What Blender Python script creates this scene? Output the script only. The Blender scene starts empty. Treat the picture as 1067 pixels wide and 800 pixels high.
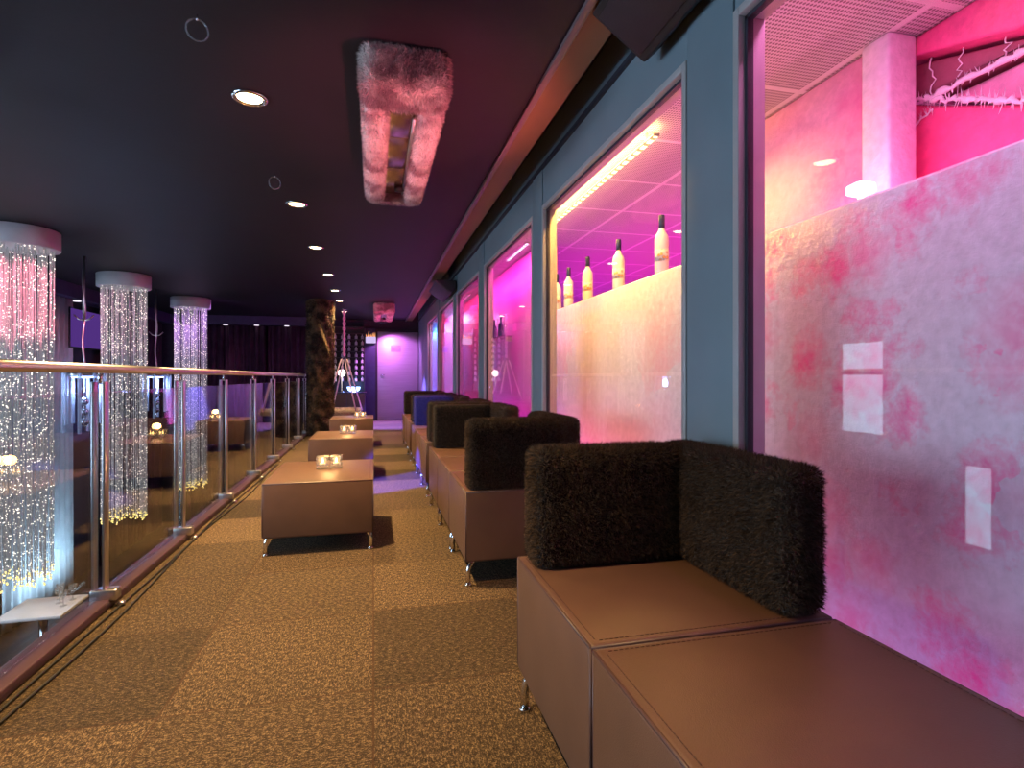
import bpy, bmesh, math, random
import numpy as np
from mathutils import Vector, Matrix

random.seed(7)
rng = np.random.default_rng(11)
sc = bpy.context.scene
C = sc.collection
PI = math.pi

# ------------------------------------------------------------------ helpers
def tag(o, label=None, cat=None, group=None, kind=None):
    if label: o['label'] = label
    if cat: o['category'] = cat
    if group: o['group'] = group
    if kind: o['kind'] = kind
    return o

def empty(name, loc, label=None, cat=None, group=None, rz=0.0):
    o = bpy.data.objects.new(name, None)
    C.objects.link(o)
    o.location = loc
    o.rotation_euler = (0, 0, rz)
    o.empty_display_size = 0.05
    return tag(o, label, cat, group)

def copy_tree(o, parent=None):
    c = o.copy()
    C.objects.link(c)
    if parent is not None:
        c.parent = parent
    for ch in [x for x in bpy.data.objects if x.parent == o and x != c]:
        copy_tree(ch, c)
    return c

class MB:
    """collects shapes, builds ONE mesh object"""
    def __init__(self):
        self.v = []; self.f = []; self.s = []; self.m = []; self.mi = 0
    def add(self, vs, fs, smooth=False):
        n = len(self.v)
        self.v.extend([tuple(p) for p in vs])
        for f in fs:
            self.f.append(tuple(i + n for i in f)); self.s.append(smooth); self.m.append(self.mi)
        return self
    def bm(self, b, smooth=False):
        b.verts.index_update()
        self.add([v.co[:] for v in b.verts], [[v.index for v in f.verts] for f in b.faces], smooth)
        b.free()
        return self
    def box(self, x0, x1, y0, y1, z0, z1, bev=0.0, seg=2, rot=None, smooth=None):
        b = bmesh.new()
        bmesh.ops.create_cube(b, size=1)
        for v in b.verts:
            v.co = Vector((v.co.x * (x1 - x0), v.co.y * (y1 - y0), v.co.z * (z1 - z0)))
        if bev > 0:
            bmesh.ops.bevel(b, geom=b.edges[:], offset=bev, segments=seg, profile=0.5, affect='EDGES', clamp_overlap=True)
        if rot is not None:
            bmesh.ops.transform(b, matrix=rot.to_4x4(), verts=b.verts)
        c = Vector(((x0 + x1) / 2, (y0 + y1) / 2, (z0 + z1) / 2))
        for v in b.verts: v.co += c
        return self.bm(b, (bev > 0) if smooth is None else smooth)
    def tube(self, pts, r, n=10, cap=True, smooth=True):
        pts = [Vector(p) for p in pts]
        rs = r if isinstance(r, (list, tuple)) else [r] * len(pts)
        t = (pts[1] - pts[0]).normalized()
        up = Vector((0, 0, 1)) if abs(t.z) < 0.9 else Vector((1, 0, 0))
        nrm = t.cross(up).normalized()
        vs = []; fs = []
        for i, p in enumerate(pts):
            if i == 0: tt = pts[1] - pts[0]
            elif i == len(pts) - 1: tt = pts[-1] - pts[-2]
            else: tt = (pts[i + 1] - pts[i]).normalized() + (pts[i] - pts[i - 1]).normalized()
            tt.normalize()
            nrm = (nrm - tt * nrm.dot(tt)).normalized()
            bi = tt.cross(nrm)
            for k in range(n):
                a = 2 * PI * k / n
                vs.append(p + (nrm * math.cos(a) + bi * math.sin(a)) * rs[i])
        for i in range(len(pts) - 1):
            for k in range(n):
                a = i * n + k; b = i * n + (k + 1) % n
                fs.append((a, b, b + n, a + n))
        if cap:
            fs.append(tuple(range(n))[::-1])
            fs.append(tuple(range((len(pts) - 1) * n, len(pts) * n)))
        return self.add(vs, fs, smooth)
    def lathe(self, prof, c=(0, 0, 0), n=24, smooth=True):
        vs = []; fs = []
        for (r, z) in prof:
            for k in range(n):
                a = 2 * PI * k / n
                vs.append((c[0] + r * math.cos(a), c[1] + r * math.sin(a), c[2] + z))
        m = len(prof)
        for i in range(m - 1):
            for k in range(n):
                a = i * n + k; b = i * n + (k + 1) % n
                fs.append((a, b, b + n, a + n))
        if prof[0][0] > 1e-5: fs.append(tuple(range(n))[::-1])
        if prof[-1][0] > 1e-5: fs.append(tuple(range((m - 1) * n, m * n)))
        return self.add(vs, fs, smooth)
    def ball(self, c, r, n=8, m=6):
        prof = [(r * math.sin(PI * i / m), -r * math.cos(PI * i / m)) for i in range(m + 1)]
        prof[0] = (1e-6, -r); prof[-1] = (1e-6, r)
        return self.lathe(prof, c, n)
    def arrays(self):
        return self.v, self.f
    def mesh(self, name, mats):
        me = bpy.data.meshes.new(name)
        me.from_pydata(self.v, [], self.f)
        if not isinstance(mats, (list, tuple)): mats = [mats]
        for m in mats: me.materials.append(m)
        me.polygons.foreach_set('use_smooth', self.s)
        me.polygons.foreach_set('material_index', self.m)
        me.update()
        return me
    def build(self, name, mats, parent=None):
        o = bpy.data.objects.new(name, self.mesh(name, mats))
        C.objects.link(o)
        if parent is not None: o.parent = parent
        return o

# ------------------------------------------------------------------ materials
def newmat(name):
    m = bpy.data.materials.new(name)
    m.use_nodes = True
    nt = m.node_tree
    nt.nodes.clear()
    out = nt.nodes.new('ShaderNodeOutputMaterial')
    return m, nt, out

def N(nt, t, **kw):
    n = nt.nodes.new(t)
    for k, v in kw.items():
        if k.startswith('i_'):
            n.inputs[k[2:].replace('_', ' ')].default_value = v
        else:
            setattr(n, k, v)
    return n

def L(nt, a, b): nt.links.new(a, b)

def c4(c): return (c[0], c[1], c[2], 1)

def ramp(nt, fac, stops):
    r = nt.nodes.new('ShaderNodeValToRGB')
    e = r.color_ramp.elements
    while len(e) < len(stops): e.new(0.5)
    for i, (p, c) in enumerate(stops):
        e[i].position = p; e[i].color = c4(c)
    L(nt, fac, r.inputs[0])
    return r.outputs[0]

def math_n(nt, op, a, b=None):
    n = nt.nodes.new('ShaderNodeMath'); n.operation = op
    for i, x in enumerate((a, b)):
        if x is None: continue
        if isinstance(x, (int, float)): n.inputs[i].default_value = x
        else: L(nt, x, n.inputs[i])
    return n.outputs[0]

def mat(name, col, rough=0.5, metal=0.0, var=0.15, scale=12.0, bump=0.0, bscale=60.0, spec=0.5, stretch=None, coat=0.0):
    m, nt, out = newmat(name)
    p = N(nt, 'ShaderNodeBsdfPrincipled')
    p.inputs['Roughness'].default_value = rough
    p.inputs['Metallic'].default_value = metal
    p.inputs['Specular IOR Level'].default_value = spec
    p.inputs['Coat Weight'].default_value = coat
    tc = N(nt, 'ShaderNodeTexCoord')
    src = tc.outputs['Object']
    if stretch:
        mp = N(nt, 'ShaderNodeMapping'); mp.inputs['Scale'].default_value = stretch
        L(nt, src, mp.inputs[0]); src = mp.outputs[0]
    no = N(nt, 'ShaderNodeTexNoise', i_Scale=scale, i_Detail=4.0)
    L(nt, src, no.inputs['Vector'])
    a = tuple(max(0, x * (1 - var)) for x in col); b = tuple(min(1, x * (1 + var)) for x in col)
    L(nt, ramp(nt, no.outputs[0], [(0.3, a), (0.7, b)]), p.inputs['Base Color'])
    if bump > 0:
        n2 = N(nt, 'ShaderNodeTexNoise', i_Scale=bscale, i_Detail=3.0)
        L(nt, src, n2.inputs['Vector'])
        bp = N(nt, 'ShaderNodeBump', i_Strength=bump, i_Distance=0.004)
        L(nt, n2.outputs[0], bp.inputs['Height']); L(nt, bp.outputs[0], p.inputs['Normal'])
    L(nt, p.outputs[0], out.inputs[0])
    return m

def emit(name, col, s):
    m, nt, out = newmat(name)
    e = N(nt, 'ShaderNodeEmission'); e.inputs[0].default_value = c4(col); e.inputs[1].default_value = s
    L(nt, e.outputs[0], out.inputs[0])
    return m

def glass(name, tint=(1, 1, 1), ior=1.45, rough=0.0, boost=1.0, diff=0.0, diffcol=(1, 1, 1)):
    """clear sheet: transparent with a Fresnel reflection (and, if asked, a little frost)"""
    m, nt, out = newmat(name)
    t = N(nt, 'ShaderNodeBsdfTransparent'); t.inputs[0].default_value = c4(tint)
    g = N(nt, 'ShaderNodeBsdfGlossy'); g.inputs['Roughness'].default_value = rough
    lw = N(nt, 'ShaderNodeLayerWeight'); lw.inputs[0].default_value = 0.5
    f0 = ((ior - 1) / (ior + 1)) ** 2
    fac = math_n(nt, 'MULTIPLY', math_n(nt, 'ADD', f0, math_n(nt, 'MULTIPLY', math_n(nt, 'POWER', lw.outputs['Facing'], 5.0), 1 - f0)), boost)
    fac = math_n(nt, 'MINIMUM', fac, 1.0)
    mx = N(nt, 'ShaderNodeMixShader')
    L(nt, fac, mx.inputs[0]); L(nt, t.outputs[0], mx.inputs[1]); L(nt, g.outputs[0], mx.inputs[2])
    last = mx.outputs[0]
    if diff > 0:
        d = N(nt, 'ShaderNodeBsdfDiffuse'); d.inputs[0].default_value = c4(diffcol)
        tr = N(nt, 'ShaderNodeBsdfTranslucent'); tr.inputs[0].default_value = c4(diffcol)
        a = N(nt, 'ShaderNodeMixShader'); a.inputs[0].default_value = 0.5
        L(nt, d.outputs[0], a.inputs[1]); L(nt, tr.outputs[0], a.inputs[2])
        m2 = N(nt, 'ShaderNodeMixShader'); m2.inputs[0].default_value = diff
        L(nt, last, m2.inputs[1]); L(nt, a.outputs[0], m2.inputs[2])
        last = m2.outputs[0]
    L(nt, last, out.inputs[0])
    return m

def fur_mat(name, root, tip, patch=None, pscale=5.0):
    m, nt, out = newmat(name)
    p = N(nt, 'ShaderNodeBsdfPrincipled'); p.inputs['Roughness'].default_value = 0.75
    p.inputs['Specular IOR Level'].default_value = 0.2
    p.inputs['Sheen Weight'].default_value = 0.15
    g = N(nt, 'ShaderNodeNewGeometry')
    col = ramp(nt, g.outputs['Random Per Island'], [(0.0, root), (1.0, tip)])
    if patch:
        tc = N(nt, 'ShaderNodeTexCoord')
        no = N(nt, 'ShaderNodeTexNoise', i_Scale=pscale, i_Detail=3.0)
        L(nt, tc.outputs['Object'], no.inputs['Vector'])
        f = ramp(nt, no.outputs[0], [(0.42, (0, 0, 0)), (0.58, (1, 1, 1))])
        mx = N(nt, 'ShaderNodeMix', data_type='RGBA')
        L(nt, f, mx.inputs[0]); L(nt, col, mx.inputs[6])
        mx.inputs[7].default_value = c4(patch)
        col = mx.outputs[2]
    L(nt, col, p.inputs['Base Color'])
    L(nt, p.outputs[0], out.inputs[0])
    return m

def carpet_mat():
    m, nt, out = newmat('carpet_tiles')
    p = N(nt, 'ShaderNodeBsdfPrincipled'); p.inputs['Roughness'].default_value = 0.85
    p.inputs['Specular IOR Level'].default_value = 0.25
    tc = N(nt, 'ShaderNodeTexCoord')
    sep = N(nt, 'ShaderNodeSeparateXYZ'); L(nt, tc.outputs['Object'], sep.inputs[0])
    W = 0.645
    u = math_n(nt, 'DIVIDE', math_n(nt, 'ADD', sep.outputs[0], 6.45), W)
    v = math_n(nt, 'DIVIDE', math_n(nt, 'ADD', sep.outputs[1], 6.45 - 1.93), W)
    iu = math_n(nt, 'FLOOR', u); iv = math_n(nt, 'FLOOR', v)
    fu = math_n(nt, 'FRACT', u); fv = math_n(nt, 'FRACT', v)
    par = math_n(nt, 'MODULO', math_n(nt, 'ADD', iu, iv), 2.0)
    cmb = N(nt, 'ShaderNodeCombineXYZ'); L(nt, iu, cmb.inputs[0]); L(nt, iv, cmb.inputs[1])
    wn = N(nt, 'ShaderNodeTexWhiteNoise', noise_dimensions='2D'); L(nt, cmb.outputs[0], wn.inputs['Vector'])
    # pile runs along or across the tile
    def fib(sx, sy):
        mp = N(nt, 'ShaderNodeMapping'); mp.inputs['Scale'].default_value = (sx, sy, 1)
        L(nt, tc.outputs['Object'], mp.inputs[0])
        no = N(nt, 'ShaderNodeTexNoise', i_Scale=1.0, i_Detail=5.0, i_Roughness=0.75)
        L(nt, mp.outputs[0], no.inputs['Vector'])
        return no.outputs[0]
    a = fib(60, 190); b = fib(190, 60)
    mx = N(nt, 'ShaderNodeMix', data_type='FLOAT'); L(nt, par, mx.inputs[0]); L(nt, a, mx.inputs[2]); L(nt, b, mx.inputs[3])
    fl = N(nt, 'ShaderNodeTexNoise', i_Scale=210.0, i_Detail=2.0, i_Roughness=0.6); L(nt, tc.outputs['Object'], fl.inputs['Vector'])
    md = N(nt, 'ShaderNodeTexNoise', i_Scale=55.0, i_Detail=4.0, i_Roughness=0.7); L(nt, tc.outputs['Object'], md.inputs['Vector'])
    pile = math_n(nt, 'ADD', math_n(nt, 'MULTIPLY', mx.outputs[0], .45), math_n(nt, 'ADD', math_n(nt, 'MULTIPLY', fl.outputs[0], .3), math_n(nt, 'MULTIPLY', md.outputs[0], .25)))
    col = ramp(nt, pile, [(0.40, (0.010, 0.007, 0.005)), (0.50, (0.055, 0.034, 0.019)), (0.61, (0.31, 0.215, 0.12))])
    # big worn areas
    nb = N(nt, 'ShaderNodeTexNoise', i_Scale=2.2, i_Detail=3.0); L(nt, tc.outputs['Object'], nb.inputs['Vector'])
    br = math_n(nt, 'ADD', math_n(nt, 'MULTIPLY', wn.outputs[0], 0.6), math_n(nt, 'MULTIPLY', par, 0.3))
    br = math_n(nt, 'ADD', br, math_n(nt, 'MULTIPLY', nb.outputs[0], 0.3))
    br = math_n(nt, 'ADD', br, 0.3)
    mu = N(nt, 'ShaderNodeMix', data_type='RGBA', blend_type='MULTIPLY'); mu.inputs[0].default_value = 1
    cc = N(nt, 'ShaderNodeCombineColor')
    for i in range(3): L(nt, br, cc.inputs[i])
    L(nt, col, mu.inputs[6]); L(nt, cc.outputs[0], mu.inputs[7])
    # seams
    e1 = math_n(nt, 'MINIMUM', fu, math_n(nt, 'SUBTRACT', 1.0, fu))
    e2 = math_n(nt, 'MINIMUM', fv, math_n(nt, 'SUBTRACT', 1.0, fv))
    e = math_n(nt, 'MINIMUM', e1, e2)
    sm = math_n(nt, 'LESS_THAN', e, 0.005)
    m3 = N(nt, 'ShaderNodeMix', data_type='RGBA'); L(nt, math_n(nt, 'MULTIPLY', sm, 0.75), m3.inputs[0])
    L(nt, mu.outputs[2], m3.inputs[6]); m3.inputs[7].default_value = (0.05, 0.022, 0.01, 1)
    L(nt, m3.outputs[2], p.inputs['Base Color'])
    bp = N(nt, 'ShaderNodeBump', i_Strength=0.5, i_Distance=0.006)
    L(nt, mx.outputs[0], bp.inputs['Height']); L(nt, bp.outputs[0], p.inputs['Normal'])
    L(nt, p.outputs[0], out.inputs[0])
    return m

def ice_mat(name, base, spots, thresh=0.6, scale=5.0, rough=0.3, glow=0.0):
    """frozen wall with coloured pieces locked in the ice"""
    m, nt, out = newmat(name)
    p = N(nt, 'ShaderNodeBsdfPrincipled'); p.inputs['Roughness'].default_value = rough
    tc = N(nt, 'ShaderNodeTexCoord')
    n0 = N(nt, 'ShaderNodeTexNoise', i_Scale=9.0, i_Detail=4.0); L(nt, tc.outputs['Object'], n0.inputs['Vector'])
    add = N(nt, 'ShaderNodeMix', data_type='RGBA', blend_type='ADD'); add.inputs[0].default_value = 0.16
    L(nt, tc.outputs['Object'], add.inputs[6]); L(nt, n0.outputs['Color'], add.inputs[7])
    vo = N(nt, 'ShaderNodeTexVoronoi', i_Scale=scale); L(nt, add.outputs[2], vo.inputs['Vector'])
    big = N(nt, 'ShaderNodeTexNoise', i_Scale=1.3, i_Detail=2.0); L(nt, tc.outputs['Object'], big.inputs['Vector'])
    fine = N(nt, 'ShaderNodeTexNoise', i_Scale=26.0, i_Detail=6.0, i_Roughness=0.7); L(nt, tc.outputs['Object'], fine.inputs['Vector'])
    petal = N(nt, 'ShaderNodeMapRange'); petal.inputs[1].default_value = 0.56; petal.inputs[2].default_value = 0.08
    L(nt, math_n(nt, 'ADD', vo.outputs['Distance'], math_n(nt, 'MULTIPLY', math_n(nt, 'SUBTRACT', fine.outputs[0], 0.5), 0.7)), petal.inputs[0])
    sepc = N(nt, 'ShaderNodeSeparateColor'); L(nt, vo.outputs['Color'], sepc.inputs[0])
    on = N(nt, 'ShaderNodeMapRange'); on.inputs[1].default_value = thresh - 0.12; on.inputs[2].default_value = thresh + 0.12
    L(nt, math_n(nt, 'ADD', math_n(nt, 'MULTIPLY', sepc.outputs[0], 0.5), math_n(nt, 'MULTIPLY', big.outputs[0], 0.7)), on.inputs[0])
    f = math_n(nt, 'MULTIPLY', petal.outputs[0], on.outputs[0])
    a = tuple(x * 0.8 for x in base)
    bc = ramp(nt, fine.outputs[0], [(0.3, a), (0.65, base)])
    mx = N(nt, 'ShaderNodeMix', data_type='RGBA')
    L(nt, f, mx.inputs[0]); L(nt, bc, mx.inputs[6]); mx.inputs[7].default_value = c4(spots)
    L(nt, mx.outputs[2], p.inputs['Base Color'])
    bp = N(nt, 'ShaderNodeBump', i_Strength=0.35, i_Distance=0.01)
    L(nt, fine.outputs[0], bp.inputs['Height']); L(nt, bp.outputs[0], p.inputs['Normal'])
    L(nt, p.outputs[0], out.inputs[0])
    return m

def mesh_ceiling_mat():
    """expanded-metal panels in a grid of joints"""
    m, nt, out = newmat('expanded_metal_panels')
    p = N(nt, 'ShaderNodeBsdfPrincipled'); p.inputs['Roughness'].default_value = 0.45; p.inputs['Metallic'].default_value = 0.1
    tc = N(nt, 'ShaderNodeTexCoord')
    sep = N(nt, 'ShaderNodeSeparateXYZ'); L(nt, tc.outputs['Object'], sep.inputs[0])
    x, y = sep.outputs[0], sep.outputs[1]
    s1 = math_n(nt, 'SINE', math_n(nt, 'ADD', math_n(nt, 'MULTIPLY', x, 230.0), math_n(nt, 'MULTIPLY', y, 160.0)))
    s2 = math_n(nt, 'SINE', math_n(nt, 'SUBTRACT', math_n(nt, 'MULTIPLY', x, 230.0), math_n(nt, 'MULTIPLY', y, 160.0)))
    h = math_n(nt, 'MULTIPLY', s1, s2)
    col = ramp(nt, h, [(0.0, (0.62, 0.6, 0.6)), (0.28, (0.2, 0.17, 0.18))])
    fx = math_n(nt, 'FRACT', math_n(nt, 'DIVIDE', math_n(nt, 'ADD', x, 12.0), 0.6))
    fy = math_n(nt, 'FRACT', math_n(nt, 'DIVIDE', math_n(nt, 'ADD', y, 12.35), 0.6))
    j = math_n(nt, 'MAXIMUM', math_n(nt, 'LESS_THAN', fx, 0.045), math_n(nt, 'LESS_THAN', fy, 0.045))
    mx = N(nt, 'ShaderNodeMix', data_type='RGBA'); L(nt, j, mx.inputs[0]); L(nt, col, mx.inputs[6])
    mx.inputs[7].default_value = (0.78, 0.76, 0.76, 1)
    L(nt, mx.outputs[2], p.inputs['Base Color'])
    L(nt, p.outputs[0], out.inputs[0])
    return m

M = dict(
    carpet=carpet_mat(),
    ceil=mat('dark_ceiling_paint', (0.015, 0.011, 0.016), 0.6, spec=0.25, var=0.1, scale=3, bump=0.1, bscale=40),
    soffit=mat('brown_soffit_paint', (0.22, 0.125, 0.05), 0.55, var=0.06, scale=4),
    black=mat('black_paint', (0.012, 0.011, 0.013), 0.6),
    trim=mat('ceiling_trim_metal', (0.16, 0.11, 0.12), 0.4, var=0.05),
    wall=mat('blue_grey_panel', (0.20, 0.25, 0.285), 0.45, var=0.06, scale=3, bump=0.05, bscale=90),
    darkwall=mat('dark_plum_wall', (0.03, 0.02, 0.04), 0.6),
    frame=mat('pale_window_metal', (0.44, 0.40, 0.40), 0.35, metal=0.0, var=0.04),
    gasket=mat('black_gasket', (0.03, 0.025, 0.04), 0.5),
    leather=mat('brown_leather', (0.118, 0.062, 0.042), 0.38, var=0.12, scale=5, bump=0.22, bscale=420),
    piping=mat('leather_piping', (0.075, 0.038, 0.035), 0.45, var=0.1),
    chrome=mat('chrome', (0.78, 0.76, 0.76), 0.12, metal=1.0, var=0.03),
    steel=mat('brushed_steel', (0.62, 0.6, 0.62), 0.28, metal=1.0, var=0.06, stretch=(40, 40, 1), scale=3),
    rail=mat('satin_steel_handrail', (0.72, 0.66, 0.66), 0.3, metal=1.0, var=0.03),
    channel=mat('plum_metal_channel', (0.075, 0.038, 0.055), 0.4, metal=0.3, var=0.1),
    cable=mat('black_cable', (0.01, 0.01, 0.01), 0.5),
    winglass=glass('window_glass', (1, 1, 1), 1.42, boost=1.0),
    railglass=glass('balustrade_glass', (0.97, 0.985, 0.98), 1.5, boost=1.25),
    clear=glass('clear_glass', (0.97, 0.98, 0.98), 1.5, boost=1.6, diff=0.08),
    acrylic=glass('clear_acrylic', (0.95, 0.96, 1.0), 1.5, boost=1.5, diff=0.15),
    furdark=fur_mat('dark_brown_fur', (0.010, 0.007, 0.006), (0.095, 0.054, 0.030)),
    furpale=fur_mat('pale_mottled_fur', (0.62, 0.52, 0.5), (0.9, 0.8, 0.76), (0.34, 0.22, 0.24), 6.0),
    furpillar=fur_mat('mottled_brown_fur', (0.02, 0.013, 0.008), (0.26, 0.16, 0.08), (0.03, 0.018, 0.012), 6.0),
    furseat=fur_mat('cream_fur', (0.5, 0.42, 0.34), (0.8, 0.7, 0.6)),
    mirror=mat('tarnished_mirror', (0.42, 0.36, 0.24), 0.18, metal=0.9, var=0.1),
    ice=ice_mat('ice_with_petals', (0.76, 0.70, 0.80), (0.96, 0.07, 0.36), 0.45, 4.6, 0.14),
    icepart=ice_mat('rosy_ice', (0.85, 0.33, 0.52), (0.85, 0.12, 0.35), 0.75, 3.0, 0.35),
    icedark=ice_mat('dark_rose_ice', (0.42, 0.12, 0.18), (0.75, 0.1, 0.25), 0.7, 2.5, 0.25),
    icehot=ice_mat('hot_pink_ice', (0.95, 0.10, 0.30), (0.95, 0.25, 0.5), 0.7, 3.0, 0.25),
    frost=mat('rough_frost', (0.85, 0.72, 0.8), 0.6, var=0.1, scale=30, bump=0.8, bscale=60),
    icewall=ice_mat('plain_frosted_ice', (0.84, 0.40, 0.72), (0.9, 0.12, 0.45), 0.75, 4.0, 0.3),
    meshceil=mesh_ceiling_mat(),
    bottle=mat('frosted_bottle_glass', (0.85, 0.8, 0.82), 0.3, var=0.04),
    cap=mat('navy_foil', (0.03, 0.04, 0.10), 0.35, metal=0.3),
    white=mat('white_lacquer', (0.75, 0.72, 0.76), 0.4, var=0.03),
    curtain=mat('plum_velvet', (0.055, 0.018, 0.04), 0.85, var=0.3, scale=6),
    drape=mat('pale_drape', (0.42, 0.47, 0.52), 0.8, var=0.1, scale=4),
    lowfloor=mat('dark_lower_floor', (0.05, 0.028, 0.03), 0.5, var=0.3, scale=3),
    door=mat('brushed_door_metal', (0.42, 0.38, 0.42), 0.5, metal=0.6, var=0.12, stretch=(1, 1, 60), scale=2),
    navy=mat('navy_panel', (0.022, 0.02, 0.06), 0.45),
    rack=mat('dark_rack_wood', (0.03, 0.02, 0.025), 0.5),
    speaker=mat('speaker_black', (0.012, 0.011, 0.012), 0.55, var=0.2, bump=0.2, bscale=300),
    grille=mat('speaker_grille', (0.022, 0.015, 0.017), 0.5, var=0.2, bump=0.4, bscale=400),
    wax=mat('white_wax', (0.85, 0.8, 0.7), 0.5, var=0.03),
    rope=mat('pale_rope', (0.75, 0.6, 0.68), 0.6, var=0.15, scale=40),
    labelm=None,
)
# bottle label: pale paper printed with small orange and blue shapes
def label_mat():
    m, nt, out = newmat('printed_label')
    p = N(nt, 'ShaderNodeBsdfPrincipled'); p.inputs['Roughness'].default_value = 0.5
    tc = N(nt, 'ShaderNodeTexCoord')
    vo = N(nt, 'ShaderNodeTexVoronoi', i_Scale=45.0); L(nt, tc.outputs['Object'], vo.inputs['Vector'])
    col = ramp(nt, vo.outputs['Distance'], [(0.25, (0.85, 0.42, 0.05)), (0.42, (0.35, 0.38, 0.55)), (0.55, (0.82, 0.75, 0.7))])
    L(nt, col, p.inputs['Base Color']); L(nt, p.outputs[0], out.inputs[0])
    return m
M['labelm'] = label_mat()

def led(name, col, s):
    # a strip whose diodes shine in dashes along its length
    m = emit(name, col, s); nt = m.node_tree
    tc = N(nt, 'ShaderNodeTexCoord'); sp = N(nt, 'ShaderNodeSeparateXYZ'); L(nt, tc.outputs['Object'], sp.inputs[0])
    f = math_n(nt, 'FRACT', math_n(nt, 'MULTIPLY', sp.outputs[1], 14.0))
    k = math_n(nt, 'ADD', math_n(nt, 'MULTIPLY', math_n(nt, 'GREATER_THAN', f, .4), s * .8), s * .2)
    L(nt, k, [n for n in nt.nodes if n.type == 'EMISSION'][0].inputs[1])
    return m
E_ = dict(
    down=emit('downlight_lamp', (1.0, 0.78, 0.42), 22.0),
    led_yellow=led('led_warm', (1.0, 0.72, 0.35), 5.0),
    led_white=led('led_violet_white', (0.95, 0.75, 1.0), 4.0),
    led_pink=led('led_pink', (1.0, 0.25, 0.65), 3.0),
    flame=emit('candle_flame', (1.0, 0.55, 0.18), 18.0),
    fibre=emit('glowing_fibre', (0.55, 0.55, 0.6), 0.16),
    spark=emit('fibre_sparkle', (1.0, 0.88, 0.78), 3.0),
    tip=emit('fibre_tip', (1.0, 0.78, 0.25), 2.2),
    blue=emit('blue_lamp', (0.25, 0.4, 1.0), 12.0),
    tubeglow=emit('lit_acrylic', (0.5, 0.6, 1.0), 0.55),
    spike=emit('orange_glow', (1.0, .4, .15), 1.5),
    wallamp=emit('violet_white_shade', (.75, .6, 1.0), .9),
    screen=emit('violet_screen', (0.16, 0.06, 0.42), 0.5),
    day=emit('window_daylight', (0.55, 0.78, 1.0), 7.0),
    globe=emit('lit_globe', (1.0, 0.85, 0.8), 3.0),
    small=emit('small_white_lamp', (0.9, 0.8, 0.95), 1.2),
)

# ------------------------------------------------------------------ lights
def kelvin_spot(name, loc, energy, col, size_deg, blend, target=None, radius=0.04, parent=None):
    l = bpy.data.lights.new(name, 'SPOT'); l.energy = energy; l.color = col
    l.spot_size = math.radians(size_deg); l.spot_blend = blend; l.shadow_soft_size = radius
    o = bpy.data.objects.new(name, l); C.objects.link(o)
    o.location = loc
    if target is not None:
        d = Vector(target) - Vector(loc)
        o.rotation_euler = d.to_track_quat('-Z', 'Y').to_euler()
    if parent is not None: o.parent = parent
    return o

def area(name, loc, energy, col, sx, sy, direction, parent=None):
    l = bpy.data.lights.new(name, 'AREA'); l.energy = energy; l.color = col
    l.shape = 'RECTANGLE'; l.size = sx; l.size_y = sy
    o = bpy.data.objects.new(name, l); C.objects.link(o)
    o.location = loc
    zz = -Vector(direction).normalized()          # long side (size_y) lies along the hall
    ya = Vector((0, 1, 0)); ya = (ya - zz * ya.dot(zz)).normalized()
    o.rotation_euler = Matrix((ya.cross(zz), ya, zz)).transposed().to_euler()
    if parent is not None: o.parent = parent
    return o

def point(name, loc, energy, col, r=0.05, parent=None):
    l = bpy.data.lights.new(name, 'POINT'); l.energy = energy; l.color = col; l.shadow_soft_size = r
    o = bpy.data.objects.new(name, l); C.objects.link(o); o.location = loc
    if parent is not None: o.parent = parent
    return o

# ------------------------------------------------------------------ camera
F = 580.0
TH = math.atan(144.5 / F)
cam = bpy.data.cameras.new('camera')
cam.sensor_fit = 'HORIZONTAL'; cam.sensor_width = 36.0
cam.lens = 36.0 * F / 1067.0
cam.shift_y = -7.0 / 1067.0
cam.clip_start = 0.02
co = bpy.data.objects.new('camera', cam); C.objects.link(co)
co.location = (0, 0, 1.05); co.rotation_euler = (PI / 2, 0, -TH)
sc.camera = co

# ------------------------------------------------------------------ setting
CE = 2.45           # ceiling
XR = 1.10           # window wall face
XL = -4.65          # far left wall
RX = -1.21          # balustrade line
YB, YE = -1.6, 14.1
ZL = -2.2           # lower floor

def struct(name, mb, m, parent=None):
    o = mb.build(name, m, parent)
    if parent is None: o['kind'] = 'structure'
    return o

struct('floor', MB().box(-1.30, 1.30, YB, YE + 0.1, -0.25, 0.0), M['carpet'])
struct('floor_lower', MB().box(XL - 0.1, 0.0, YB, YE + 0.1, ZL - 0.1, ZL), M['lowfloor'])
struct('ceiling', MB().box(XL - 0.1, 0.80, YB, YE + 0.1, CE, CE + 0.1), M['ceil'])
struct('ceiling_soffit', MB().box(0.80, 0.94, YB, YE, CE, CE + 0.4), M['soffit'])
struct('ceiling_recess', MB().box(0.94, XR + 0.1, YB, YE, CE + 0.22, CE + 0.4), M['black'])
struct('trim_1', MB().box(0.765, 0.80, YB, YE - 0.1, CE - 0.018, CE + 0.002, 0.004), M['trim'])
struct('wall_left', MB().box(XL - 0.1, XL, YB, YE, ZL, CE), M['darkwall'])
struct('wall_back', MB().box(XL - 0.1, 1.3, YB - 0.1, YB, ZL, CE + 0.4), M['darkwall'])
struct('wall_end', MB().box(XL - 0.1, 1.3, YE, YE + 0.1, ZL, CE + 0.4), M['darkwall'])
struct('wall_under_landing', MB().box(-1.28, -1.22, YB, YE, ZL, -0.25), M['darkwall'])
# beams below the ceiling on the far side of the void
struct('trim_2', MB().box(XL, XL + 0.30, YB, YE, CE - 0.20, CE), mat('violet_beam', (0.06, 0.03, 0.10), 0.5))
struct('trim_3', MB().box(XL + 0.30, -1.3, YE - 0.35, YE, CE - 0.20, CE), mat('violet_beam_end', (0.05, 0.03, 0.08), 0.5))

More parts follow.
